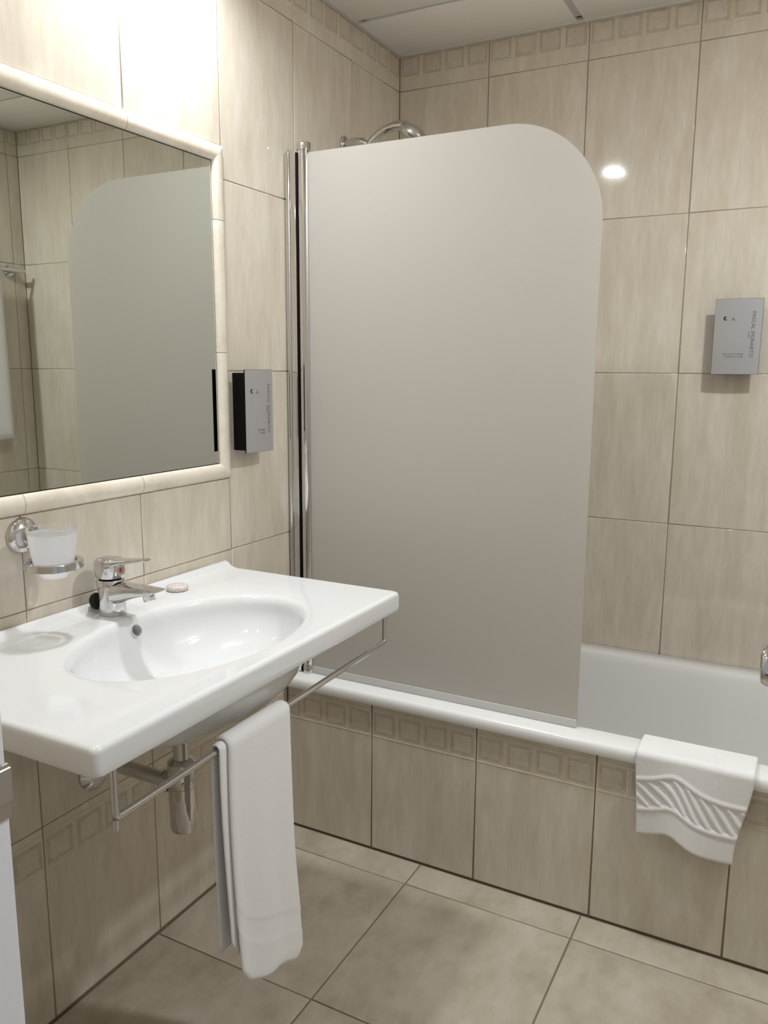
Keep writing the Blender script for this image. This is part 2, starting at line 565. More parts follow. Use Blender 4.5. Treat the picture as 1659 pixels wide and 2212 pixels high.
for n_, (x0, x1, y0, y1) in enumerate(((0.0005, .017, FRONT, -.0005), (RW-.017, RW-.0005, FRONT, -.0005),
                                      (.017, RW-.017, -.017, -.0005), (.017, RW-.017, FRONT, FRONT+.015))):
    box('edge_trim', x0, x1, y0, y1, CEIL-.003, CEIL+.0118, M_EDGE, ceiling, .001, 1)

# ------------------------------------------------------------------ door frame and door
trim = struct(box('trim_1', DX0, .735, FRONT-.14, -2.147, 0.0, DZ, M_DOOR, None, .003, 2, loc=(.717, -2.22, 0)))
sp = box('strike_plate', .7335, .7375, -2.215, -2.1462, .978, 1.026, M_PLATE, trim, .001, 2)
box('strike_lip', .7365, .7385, -2.195, -2.1450, .992, 1.0225, M_PLATE, sp, .0008, 1)
trim2 = struct(box('trim_2', 1.36, DX1, FRONT-.14, -2.172, 0.0, DZ, M_DOOR, None, .003, 2, loc=(1.38, -2.22, 0)))
trim3 = struct(box('trim_3', .736, 1.359, FRONT-.14, -2.147, DZ-.035, DZ, M_DOOR, None, .003, 2, loc=(1.05, -2.22, DZ-.035)))
door = struct(box('door_1', 1.3225, 1.3575, -2.168, -1.545, .008, 2.02, M_DOOR, None, .002, 2, loc=(1.34, -2.168, .008)))
KY, KZ = -1.615, 1.034
knob = lathe('door_knob', [(0, .024), (.004, .0245), (.006, .010), (.018, .010), (.022, .0215), (.026, .0235), (.044, .0235), (.049, .021), (.0505, .017)],
             (1.3225, KY, KZ), (-1, 0, 0), M_CHROME, door, 48)
box('release_slot', 1.2712, 1.2722, KY-.0022, KY+.0022, KZ-.004, KZ+.0105, M_SLOT, knob)

# ------------------------------------------------------------------ mirror
mirror = thing('mirror', (0, (MIR_Y0+MIR_Y1)/2, MIR_Z0), 'wall mirror framed with rounded cream ceramic strips above the washbasin', 'mirror')
FWD_ = .040
box('mirror_edge', -.0125, .0004, MIR_Y0+FWD_-.004, MIR_Y1-FWD_+.004, MIR_Z0+FWD_-.004, MIR_Z1-FWD_+.004, M_BLACK, mirror)
box('mirror_glass', .0005, .0012, MIR_Y0+FWD_+.0012, MIR_Y1-FWD_-.0012, MIR_Z0+FWD_+.0012, MIR_Z1-FWD_-.0012, M_MIRROR, mirror)
def frame_piece(p0, p1, inward, m0, m1, ln='frame_strip'):
    """half-round ceramic strip from p0 to p1 (outer edge), inward = direction to the glass; m0/m1 mitre ends"""
    p0, p1, inn = Vector(p0), Vector(p1), Vector(inward)
    ax = (p1-p0).normalized(); out = Vector((1, 0, 0)); V = []
    n = 10
    prof = [(0.0008, -.008)] + [(.0008+(FWD_-.0016)*(1-math.cos(PI*k/n))/2, .002+.0105*math.sin(PI*k/n)) for k in range(n+1)] + [(FWD_-.0008, -.008)]
    for P, mit, sg in ((p0, m0, 1), (p1, m1, -1)):
        for d, h in prof:
            off = d if mit else .0006
            V.append(P + inn*d + out*h + ax*(sg*off))
    m = len(prof)
    F = [(k, k+1, m+k+1, m+k) for k in range(m-1)] + [(m-1, 0, m, 2*m-1), tuple(range(m)), tuple(range(m, 2*m))]
    mesh_obj(ln, V, F, M_TRIM, mirror, True, None, ((p0+p1)/2), 40)
for z, inn in ((MIR_Z0, (0, 0, 1)), (MIR_Z1, (0, 0, -1))):
    ys = [MIR_Y1, MIR_Y1-TW, MIR_Y1-2*TW+.005, MIR_Y0]
    for k in range(3):
        frame_piece((0, ys[k], z), (0, ys[k+1], z), inn, k == 0, k == 2)
for y, inn in ((MIR_Y1, (0, -1, 0)), (MIR_Y0, (0, 1, 0))):
    zs = [MIR_Z0, 1.385, 1.694, MIR_Z1]
    for k in range(3):
        frame_piece((0, y, zs[k]), (0, y, zs[k+1]), inn, k == 0, k == 2)

# ------------------------------------------------------------------ washbasin
SX0, SX1, SY0, SY1, SZ = .003, .502, -1.851, -.957, .852
BX, BY, BA, BB = .286, -1.400, .268, .171         # bowl ellipse centre, half length (y), half width (x)
DRX, DRY = .245, -1.40
sink = thing('washbasin', (.25, -1.404, .655), 'white ceramic washbasin with oval bowl and wide flat deck on the wall', 'washbasin')
NR = 14
outer = rrect(SX0, SX1, SY0, SY1, .012, NR)
# densify the long sides so that the bowl stays round
def densify(pts, step):
    out = []
    for i, p in enumerate(pts):
        q = pts[(i+1) % len(pts)]
        d = math.hypot(q[0]-p[0], q[1]-p[1]); n = max(1, int(d/step))
        for k in range(n): out.append((p[0]+(q[0]-p[0])*k/n, p[1]+(q[1]-p[1])*k/n))
    return out
outer = densify(outer, .008)
angs = [math.atan2((y-BY)/BA, (x-BX)/BB) for x, y in outer]
def inset(pts, d):
    cx, cy = (SX0+SX1)/2, (SY0+SY1)/2
    sx = 1-2*d/(SX1-SX0); sy = 1-2*d/(SY1-SY0)
    return [(cx+(x-cx)*sx, cy+(y-cy)*sy) for x, y in pts]
def ell(s, z, sh=0.0, ex=2.0):
    cx = BX+(DRX-BX)*sh; cy = BY
    return [Vector((cx+BB*s*math.cos(a), cy+BA*s*math.sin(a), z)) for a in angs]
R_ = []
ZBOT = .808
# underside bowl from its lowest point up to the slab
for k in range(9):
    t = k/8
    sc = max(.10, math.sin(t*PI/2)**.62)
    R_.append(ell(sc*1.085, .672+(ZBOT-.672)*(1-math.cos(t*PI/2))**1.1, 1-t))
R_.append([Vector((x, y, ZBOT)) for x, y in inset(outer, .030)])
R_.append([Vector((x, y, ZBOT)) for x, y in inset(outer, .006)])
for d, z in ((.0018, ZBOT+.0012), (.0002, ZBOT+.005), (0, ZBOT+.012), (0, SZ-.010), (.0010, SZ-.0052), (.0038, SZ-.0015), (.0085, SZ)):
    R_.append([Vector((x, y, z)) for x, y in inset(outer, d)])
dk = [Vector((x, y, SZ)) for x, y in inset(outer, .012)]
R_.append(dk)
e0 = ell(1.055, SZ)
R_.append([a.lerp(b, .5) for a, b in zip(dk, e0)])
R_.append(e0)
for s, z in ((1.038, SZ-.0005), (1.022, SZ-.0017), (1.008, SZ-.0038), (.995, SZ-.0072), (.984, SZ-.0115), (.976, SZ-.0165), (.971, SZ-.022)):
    R_.append(ell(s, z))
NB = 16
for k in range(1, NB+1):
    t = k/NB*PI/2
    s = .971*max(.06, math.cos(t)**.66)
    R_.append(ell(s, SZ-.022-.102*math.sin(t)**1.12, (k/NB)**2))
n = len(outer)
V = [v for r in R_ for v in r]
F = rings_faces(n, len(R_)) + [tuple(range(n)), tuple((len(R_)-1)*n+k for k in range(n))]
basin = mesh_obj('basin', V, F, M_WHITE, sink, True, None, None, 60)
# raised lip along the wall
prof = [(0.003, SZ-.004), (0.003, SZ+.0135), (.0045, SZ+.0155), (.0085, SZ+.0165), (.0125, SZ+.0155), (.0165, SZ+.0125), (.0225, SZ+.006), (.030, SZ+.002), (.040, SZ+.0003), (.042, SZ-.004)]
V = []
ysl = [SY0+.002, SY0+.004, SY0+.010, SY1-.010, SY1-.004, SY1-.002]
for i, y in enumerate(ysl):
    f = (0.45, .8, 1, 1, .8, .45)[i]
    for x, z in prof: V.append((x, y, SZ-.004+(z-SZ+.004)*f))
m = len(prof)
F = rings_faces(m, len(ysl)) + [tuple(range(m)), tuple((len(ysl)-1)*m+k for k in range(m))]
mesh_obj('back_lip', V, F, M_WHITE, sink, True, None, None, 50)
# overflow
ofc = Vector((.1275, -1.393, .826)); ofn = Vector((.86, 0, .42)).normalized()
def bore(target, origin, axis, r, depth):
    cut = lathe('bore_cutter', [(-depth, r), (.03, r)], origin, axis, M_WHITE, None, 40)
    md = target.modifiers.new('bore', 'BOOLEAN'); md.operation = 'DIFFERENCE'; md.solver = 'EXACT'; md.object = cut
    bpy.context.view_layer.update()
    me = bpy.data.meshes.new_from_object(target.evaluated_get(bpy.context.evaluated_depsgraph_get()))
    target.modifiers.remove(md); target.data = me
    bpy.data.objects.remove(cut)
    me.polygons.foreach_set('use_smooth', [True]*len(me.polygons))
    me.set_sharp_from_angle(angle=math.radians(50))
bore(basin, ofc, ofn, .0121, .066)
lathe('overflow_hole', [(-.003, .0120), (-.064, .0120)], ofc, ofn, M_WHITE, sink, 40, False, True)
lathe('drain_ring', [(-.004, .030), (.0015, .030), (.003, .026), (.002, .018)], (DRX, DRY, SZ-.123), (0, 0, 1), M_CHROME, sink, 32)

# ------------------------------------------------------------------ tap
tap = thing('basin_mixer_tap', (.066, -1.397, SZ), 'chrome single lever mixer tap standing on the washbasin deck', 'tap')
TX, TY = .064, -1.397
X, Y, Z = Vector((1, 0, 0)), Vector((0, 1, 0)), Vector((0, 0, 1))
body = loft('tap_body', [
    ((TX, TY, SZ+.0), Y, X, .0255, .0265, 2.2),
    ((TX, TY, SZ+.002), Y, X, .0265, .0275, 2.2),
    ((TX, TY, SZ+.020), Y, X, .0255, .0265, 2.2),
    ((TX+.001, TY, SZ+.045), Y, X, .0255, .0275, 2.2),
    ((TX-.001, TY, SZ+.060), Y, X, .0262, .0285, 2.3),
    ((TX-.003, TY, SZ+.071), Y, X, .0265, .0272, 2.3),
    ((TX-.003, TY, SZ+.0735), Y, X, .0255, .0262, 2.3)], M_CHROME, tap, 40)
def sdir(a): return Vector((math.cos(a), 0, math.sin(a)))
loft('spout', [
    ((TX+.000, TY, SZ+.047), Y, Z, .0225, .0245, 2.6),
    ((TX+.022, TY, SZ+.0475), Y, Z, .0235, .0235, 2.8),
    ((TX+.040, TY, SZ+.0505), Y, Z, .0232, .0195, 3.0),
    ((TX+.062, TY, SZ+.0545), Y, Z, .0225, .0140, 3.2),
    ((TX+.083, TY, SZ+.0580), Y, Z, .0215, .0105, 3.4),
    ((TX+.103, TY, SZ+.0605), Y, Vector((-.2, 0, 1)), .0205, .0080, 3.4),
    ((TX+.119, TY, SZ+.0630), Y, Vector((-.5, 0, 1)), .0195, .0052, 3.2),
    ((TX+.1265, TY, SZ+.0650), Y, Vector((-.8, 0, 1)), .0180, .0028, 3.0)], M_CHROME, tap, 40)
lathe('aerator', [(-.006, .0122), (.011, .0122), (.0125, .0112), (.0125, .009)], (TX+.100, TY, SZ+.0535), (.30, 0, -1), M_CHROME, tap, 32)
lathe('cartridge_ring', [(0, .022), (.009, .022)], (TX-.003, TY, SZ+.071), (0, 0, 1), M_BLACK, tap, 32)
handle = loft('handle', [
    ((TX-.003, TY, SZ+.0775), Y, X, .0255, .0270, 2.3),
    ((TX-.003, TY, SZ+.0795), Y, X, .0272, .0288, 2.3),
    ((TX-.004, TY, SZ+.100), Y, X, .0278, .0295, 2.4),
    ((TX-.003, TY, SZ+.111), Y, X, .0272, .0290, 2.4),
    ((TX-.002, TY, SZ+.1165), Y, X, .0225, .0245, 2.4),
    ((TX-.001, TY, SZ+.1185), Y, X, .0120, .0140, 2.2)], M_CHROME, tap, 40)
lv = loft('lever', [
    ((TX-.004, TY, SZ+.108), Y, Z, .0235, .0085, 2.6),
    ((TX+.024, TY, SZ+.1095), Y, Z, .0225, .0085, 2.8),
    ((TX+.036, TY, SZ+.1125), Y, Z, .0208, .0068, 3.0),
    ((TX+.058, TY, SZ+.1165), Y, Z, .0180, .0046, 3.0),
    ((TX+.080, TY, SZ+.1205), Y, Z, .0160, .0036, 3.0),
    ((TX+.097, TY, SZ+.1230), Y, Z, .0135, .0028, 3.0),
    ((TX+.102, TY, SZ+.1235), Y, Z, .0090, .0012, 2.6)], M_CHROME, handle, 32)
lathe('temperature_disc', [(-.006, .0125), (.0008, .0125), (.002, .0115)], (TX+.0262, TY, SZ+.094), (1, 0, .06), M_CHROME, handle, 28)
mesh_obj('red_mark', [(TX+.0286, TY-.0005, SZ+.0885), (TX+.0286, TY+.0035, SZ+.092), (TX+.0286, TY+.0035, SZ+.099), (TX+.0286, TY-.0005, SZ+.100), (TX+.0286, TY-.0032, SZ+.097), (TX+.0286, TY-.0032, SZ+.091)],
         [(0, 1, 2, 3, 4, 5)], M_RED, handle, False)

# black plug leaning behind the tap
plug = thing('basin_plug', (.0285, -1.412, SZ+.002), 'small black rubber basin plug tucked behind the chrome tap', 'plug')
pc = Vector((.0275, -1.4065, SZ+.0225)); pax = Vector((.92, -.10, .36))
lathe('plug_stopper', [(-.006, .0115), (.000, .0140), (.002, .0172), (.005, .0178), (.0075, .0165), (.0085, .010)], pc, pax, M_RUBBER, plug, 32)
lathe('plug_knob', [(.008, .005), (.013, .005), (.014, .0035)], pc, pax, M_RUBBER, plug, 20)

# wrapped soap
soap = thing('wrapped_soap', (.054, -1.196, SZ), 'small round guest soap in pleated clear wrapper on the basin deck', 'soap')
sc0 = Vector((.056, -1.197, SZ))
V = []; prof = [(0, .020), (.0015, .0232), (.006, .0245), (.0105, .0232), (.0125, .020), (.0128, .011), (.0122, .003)]
SG = 56
for i, (d, r) in enumerate(prof):
    for k in range(SG):
        a = 2*PI*k/SG
        rr = r*(1+(.016*math.cos(k*PI) if 0 < i < 4 else 0)); zz = d+(.0005*math.cos(k*PI) if i in (4, 5) else 0)
        V.append(sc0+Vector((rr*math.cos(a), rr*math.sin(a), zz)))
F = rings_faces(SG, len(prof)) + [tuple(range(SG)), tuple((len(prof)-1)*SG+k for k in range(SG))]
mesh_obj('soap_disc', V, F, M_SOAP, soap, True, None, None, 60)
lathe('wrapper_seal', [(0, .0075), (.0008, .0078), (.0012, .006)], sc0+Vector((0, 0, .0121)), (0, 0, 1), M_SOAP, soap, 28)

# ------------------------------------------------------------------ bottle trap
trap = thing('bottle_trap', (.238, -1.402, .426), 'chrome bottle trap with waste pipe under the washbasin', 'trap')
PX, PY = .238, -1.402
lathe('tailpiece', [(0, .0165), (.115, .0165)], (PX, PY, .560), (0, 0, 1), M_CHROME, trap, 32)
lathe('top_nut', [(0, .027), (.003, .0285), (.016, .0285), (.019, .024), (.023, .018)], (PX, PY, .557), (0, 0, 1), M_CHROME, trap, 36)
lathe('bottle', [(0, .022), (.002, .0262), (.007, .0282), (.095, .0288), (.096, .0276), (.099, .0276), (.100, .0290), (.128, .0290), (.134, .026)], (PX, PY, .426), (0, 0, 1), M_CHROME, trap, 48)
lathe('outlet_nut', [(0, .021), (.012, .0225), (.020, .0225), (.024, .018)], (PX-.026, PY, .520), (-1, 0, 0), M_CHROME, trap, 36)
lathe('waste_pipe', [(0, .0155), (PX-.045, .0155)], (PX-.040, PY, .520), (-1, 0, 0), M_CHROME, trap, 32)
lathe('wall_rosette', [(.0005, .042), (.004, .042), (.012, .032), (.018, .018)], (0, PY-.010, .498), (1, 0, 0), M_CHROME, trap, 40)

# ------------------------------------------------------------------ towel rail under the basin and the hand towel
rail = thing('basin_towel_rail', (.466, -1.38, .70), 'slim chrome towel rail hung under the front of the washbasin', 'towel rail')
RX = .466
ya, yb, za, zb = -1.789, -.967, .7135, .7285
tube('rail_bar', fillet([(RX, ya, .807), (RX, ya, za), (RX, yb, zb), (RX, yb, .807)], .011, 6), .0060, M_CHROME, rail, 16)
lathe('end_stub', [(0, .0056), (.016, .0056), (.0165, .004)], (RX, ya, za-.002), (0, 0, -1), M_CHROME, rail, 16)
for y in (ya, yb):
    lathe('mount', [(0, .010), (.005, .010)], (RX, y, .8025), (0, 0, 1), M_CHROME, rail, 20)

def cloth(name, P, thick, mat, parent, nu, nv):
    """closed padded cloth from a grid of centre points P[v][u]"""
    def nrm(v, u):
        a = P[v][min(u+1, nu-1)]-P[v][max(u-1, 0)]
        b = P[min(v+1, nv-1)][u]-P[max(v-1, 0)][u]
        c = a.cross(b)
        return c.normalized() if c.length > 1e-9 else Vector((1, 0, 0))
    V = []
    for s in (1, -1):
        for v in range(nv):
            for u in range(nu):
                e = min(u, nu-1-u, v, nv-1-v)
                th = thick*(.25 if e == 0 else .75 if e == 1 else 1.0)/2
                V.append(P[v][u]+nrm(v, u)*th*s)
    F = []; n = nu*nv
    for v in range(nv-1):
        for u in range(nu-1):
            a = v*nu+u
            F.append((a, a+1, a+nu+1, a+nu)); F.append((n+a, n+a+nu, n+a+nu+1, n+a+1))
    b = [u for u in range(nu)] + [v*nu+nu-1 for v in range(1, nv)] + [(nv-1)*nu+u for u in range(nu-2, -1, -1)] + [v*nu for v in range(nv-2, 0, -1)]
    for i in range(len(b)):
        p, q = b[i], b[(i+1) % len(b)]
        F.append((p, n+p, n+q, q))
    return mesh_obj(name, V, F, mat, parent, True, None, None, None)

def sm(a, b, x):
    t = min(1, max(0, (x-a)/(b-a))); return t*t*(3-2*t)

towel = thing('hand_towel', (.466, -1.47, .25), 'white hand towel folded lengthwise over the chrome rail under the washbasin', 'towel')
nu, nv = 41, 110
ZR = .7215
def towel_sheet(yl, yr, zfl, zfr, zbk, off, flare, seed, band):
    rnd = random.Random(seed); ph = [rnd.uniform(0, 6.28) for _ in range(6)]
    P = []
    for v in range(nv):
        row = []
        t = v/(nv-1)
        for u in range(nu):
            s = u/(nu-1)
            zf = zfl+(zfr-zfl)*s**1.1 + .028*max(0, 1-s/.18)**2 + .0035*math.sin(s*9+ph[0])
            if t < .76:                       # front drop, bottom to bar
                k = t/.76
                z = zf+(ZR-zf)*k
                d = 1-k
                x = RX+off+flare*d**1.6
                x += .0035*math.sin(s*5.2+ph[1]+d*1.4)*d + .0018*math.sin(s*13+ph[2])*d
                if band:                      # woven border near the hem
                    bz = z-zf
                    bz += .035*(s-.5); x += .0008*math.exp(-((bz-.115)/.003)**2) - .0006*sm(.066, .072, bz)*(1-sm(.106, .112, bz)) + .0008*math.exp(-((bz-.062)/.003)**2)
            elif t < .82:
                k = (t-.76)/.06; a = PI*k
                x = RX+off*math.cos(a); z = ZR+off*math.sin(a)
                d = 0
            else:
                k = (t-.82)/.18; d = k
                z = ZR+(zbk-ZR)*k
                x = RX-off-.003*k
            yl2 = yl+.006*math.sin(d*2.6+ph[3]); yr2 = yr+.012*sm(.45, .95, d)*(1 if t < .76 else 0)-.020*sm(.955, 1, d)*(1 if t < .76 else 0)
            row.append(Vector((x, yl2+(yr2-yl2)*s, z)))
        P.append(row)
    return P
cloth('outer_layer', towel_sheet(-1.548, -1.372, .272, .213, .335, .0140, .016, 3, True), .0085, M_TERRY, towel, nu, nv)
cloth('inner_layer', towel_sheet(-1.563, -1.380, .330, .235, .330, .0085, .002, 8, False), .0045, M_TERRY, towel, nu, nv)

# ------------------------------------------------------------------ tumbler holder and tumbler
CX, CY = .084, -1.550
hold = thing('tumbler_holder', (0, CY, 1.036), 'chrome wall tumbler holder with round rosette under the mirror', 'holder')
lathe('rosette', [(.0005, .0345), (.004, .0345), (.010, .0305), (.015, .0225), (.0175, .0120), (.018, .002)], (0, -1.549, 1.036), (1, 0, 0), M_CHROME, hold, 48)
bm = bmesh.new(); add_box(bm, .015, .040, -1.5595, -1.5385, 1.023, 1.048, .004, 3)
bm_obj('stem', bm, M_CHROME, hold)
tube('arm', fillet([(.032, -1.549, 1.036), (.033, -1.549, 1.005), (.036, -1.549, .990)], .008, 5), [.0075]*9, M_CHROME, hold, 16) if False else \
    tube('arm', [(.031, -1.549, 1.034), (.032, -1.549, 1.020), (.0325, -1.549, 1.006), (.034, -1.549, .996), (.037, -1.549, .990)], [.0075, .0065, .0055, .0055, .006], M_CHROME, hold, 16)
V = []; SG = 64
prof = [(.0400, .9835), (.0405, .9975), (.0420, .9985), (.0500, .9985), (.0520, .9970), (.0520, .9850), (.0505, .9835)]
for r, z in prof:
    for k in range(SG):
        a = 2*PI*k/SG
        V.append((CX+r*math.cos(a), CY+r*math.sin(a), z))
F = rings_faces(SG, len(prof)) + [((len(prof)-1)*SG+k, (len(prof)-1)*SG+(k+1) % SG, (k+1) % SG, k) for k in range(SG)]
mesh_obj('ring', V, F, M_CHROME, hold, True, None, None, 40)
tumb = thing('glass_tumbler', (CX, CY, .966), 'frosted glass tumbler with clear rim sitting in the chrome ring', 'tumbler')
lathe('tumbler_bowl', [(.0, .019), (.001, .0225), (.012, .029), (.028, .0355), (.050, .0395), (.070, .0420), (.084, .0436), (.084, .0418), (.070, .0400), (.050, .0372), (.028, .0330), (.012, .0262), (.005, .018)],
      (CX, CY, .966), (0, 0, 1), M_MILK, tumb, 56, True, True, 60)
lathe('tumbler_rim', [(.0843, .0437), (.092, .0447), (.0935, .0442), (.0925, .0433), (.0843, .0419)], (CX, CY, .966), (0, 0, 1), M_CLEAR, tumb, 56, False, False, 60)

# ------------------------------------------------------------------ soap dispensers
def text_mesh(s, size, align='LEFT', space=1.0):
    cu = bpy.data.curves.new('t', 'FONT'); cu.body = s; cu.size = size
    cu.align_x = align; cu.space_character = space; cu.resolution_u = 3
    o = bpy.data.objects.new('t', cu); col.objects.link(o)
    bpy.context.view_layer.update()
    me = bpy.data.meshes.new_from_object(o.evaluated_get(bpy.context.evaluated_depsgraph_get()))
    bpy.data.objects.remove(o); bpy.data.curves.remove(cu)
    return me

def dispenser(label, origin, rotz, lines, HW=.0572):
    """local frame: x to the viewer's right, z up, front facing -y, wall at y=0; origin = bottom centre at the wall"""
    root = thing('soap_dispenser', origin, label, 'soap dispenser', 'wall soap dispensers')
    root.rotation_euler = (0, 0, rotz)
    def part(name, me, mat, par=root):
        me.materials.append(mat)
        o = bpy.data.objects.new(name, me); col.objects.link(o); o.parent = par; return o
    def bmp(name, fn, mat, par=root):
        bm = bmesh.new(); fn(bm); me = bpy.data.meshes.new(name)
        bmesh.ops.recalc_face_normals(bm, faces=bm.faces); bm.to_mesh(me); bm.free()
        return part(name, me, mat, par)
    H = .207; KW = HW/.0572
    bmp('housing', lambda bm: add_box(bm, -.041*KW, .041*KW, -.0455, -.0005, .005, .199, .002, 2), M_BLACK)
    bmp('neck', lambda bm: add_box(bm, -.050*KW, .050*KW, -.052, -.0445, .003, .202, .001, 1), M_BLACK)
    # slightly bowed cover plate with a black rim behind it
    def bowed(bm, hw, z0, z1, y0, th, bow):
        n = 14; top = []
        fr, bk = [], []
        for z in (z0, z1):
            f, b = [], []
            for k in range(n+1):
                x = -hw+2*hw*k/n
                y = y0-bow*(1-(x/hw)**2)
                f.append(bm.verts.new((x, y, z))); b.append(bm.verts.new((x, y0+th, z)))
            fr.append(f); bk.append(b)
        for k in range(n):
            bm.faces.new((fr[0][k], fr[0][k+1], fr[1][k+1], fr[1][k]))
            bm.faces.new((bk[0][k], bk[1][k], bk[1][k+1], bk[0][k+1]))
            for i in (0, 1): bm.faces.new((fr[i][k], bk[i][k], bk[i][k+1], fr[i][k+1]))
        for k in (0, n): bm.faces.new((fr[0][k], fr[1][k], bk[1][k], bk[0][k]))
    bmp('cover_rim', lambda bm: bowed(bm, HW, 0.0, H, -.052, .0025, .0025), M_BLACK)
    cov = bmp('cover_plate', lambda bm: bowed(bm, HW-.0006, .0006, H-.0006, -.0531, .0008, .0025), M_SILVER)
    fy_ = lambda x: -.0531-.0025*(1-(x/HW)**2)-.00025
    def put_text(name, s, size, x, z, mat, align='LEFT', vertical=False, space=1.0):
        me = text_mesh(s, size, align, space)
        R = Matrix(((1, 0, 0), (0, 0, -1), (0, 1, 0))).to_4x4()          # stand the text up, facing -y
        if vertical:
            R = R @ Matrix.Rotation(-PI/2, 4, 'Z')
        me.transform(Matrix.Translation((x, 0, z)) @ R)
        for v in me.vertices:
            v.co.y = fy_(v.co.x)
        return part(name, me, mat, cov)
    put_text('brand_lettering', 'PASCAL MORABITO', .0136, .0325*KW, .1715, M_INK, 'LEFT', True, 1.04)
    put_text('city_lettering', 'PARIS', .0070, .0255*KW, .1165, M_INK, 'LEFT', True, 1.1)
    z = .0535
    for s, size, mt in lines:
        put_text('small_lettering', s, size, .0185*KW, z, mt, 'RIGHT'); z -= .0072
    # round emblem: dark disc broken by a pale wedge; beside it a pale peaked mark
    def emblem(bm):
        cx, cz, r = -.0325, .1535, .0058; pts = []
        for k in range(0, 25):
            a = math.radians(62+k*(268/24)); pts.append((cx+r*math.cos(a), cz+r*math.sin(a)))
        inn = []
        for k in range(24, -1, -1):
            t = k/24; a = math.radians(62+k*(268/24)); q = r*(.05+.62*sm(.35, 1, t))
            inn.append((cx+q*math.cos(a), cz+q*math.sin(a)))
        for k in range(24):
            f = [pts[k], pts[k+1], inn[23-k], inn[24-k]]
            bm.faces.new([bm.verts.new((x, fy_(x), z)) for x, z in f])
    bmp('emblem', emblem, M_INKD, cov)
    def peak(bm):
        cx, cz = -.0125, .1475
        for poly in ([(-.006, 0), (.006, 0), (.0045, .004), (.0012, .006), (0, .0115), (-.0012, .006), (-.0045, .004)],):
            bm.faces.new([bm.verts.new((cx+a, fy_(cx+a), cz+b)) for a, b in poly])
    bmp('peaked_mark', peak, M_INKL, cov)
    put_text('volume_mark', '--', .0075, -.001, .0095, M_INKL, 'CENTER')
    return root
disp_l = dispenser('silver and black soap dispenser on the wall between mirror and shower screen', (0, -.870, 1.138), PI/2,
          [('GEL MAINS', .0062, M_INK), ('SAVON', .0062, M_INK), ('-- ------', .0050, M_INKL)])
disp_r = dispenser('silver and black soap dispenser on the tiled wall above the bathtub', (1.087, 0, 1.339), 0,
          [('GEL MULTI-USAGE', .0066, M_INK), ('SHAMPOO & GEL', .0062, M_INK), ('---- ------- -- ---', .0050, M_INKL)], .0615)

# ------------------------------------------------------------------ bathtub
tub = thing('bathtub', (.93, -.35, .07), 'white enamel bathtub set behind the tiled apron', 'bathtub')
OX0, OX1, OY0, OY1 = .002, RW-.002, -.716, -.0015
RZ = .474
def ring(x0, x1, y0, y1, r, z, n=10): return [Vector((x, y, z)) for x, y in rrect(x0, x1, y0, y1, r, n)]
Rg = []
def oring(d, z, r): return ring(OX0+d*.3, OX1-d*.3, OY0+d, OY1-d*.3, r, z)
Rg.append(oring(.018, APZ+.0015, .010)); Rg.append(oring(.002, APZ+.0015, .012))
for d, z in ((.0, APZ+.006), (.0, RZ-.014), (.0022, RZ-.006), (.007, RZ-.0015), (.014, RZ)):
    Rg.append(oring(d, z, .014))
IX0, IX1, IY0, IY1 = .085, RW-.085, -.640, -.062
for d, z, r in ((-.006, RZ, .07), (.002, RZ-.002, .075), (.008, RZ-.009, .08), (.012, RZ-.022, .085), (.020, RZ-.10, .09), (.032, RZ-.22, .10), (.048, RZ-.31, .12), (.075, RZ-.355, .13), (.12, RZ-.375, .12), (.20, RZ-.38, .06)):
    Rg.append(ring(IX0+d*1.6, IX1-d*1.2, IY0+d, IY1-d, r, z))
n = len(Rg[0])
V = [v for r in Rg for v in r]
F = rings_faces(n, len(Rg)) + [tuple((len(Rg)-1)*n+k for k in range(n))]
mesh_obj('tub_shell', V, F, M_TUB, tub, True, None, None, 50)
lathe('tub_drain', [(0, .032), (.002, .032), (.003, .026)], (.35, -.35, RZ-.379), (0, 0, 1), M_CHROME, tub, 32)

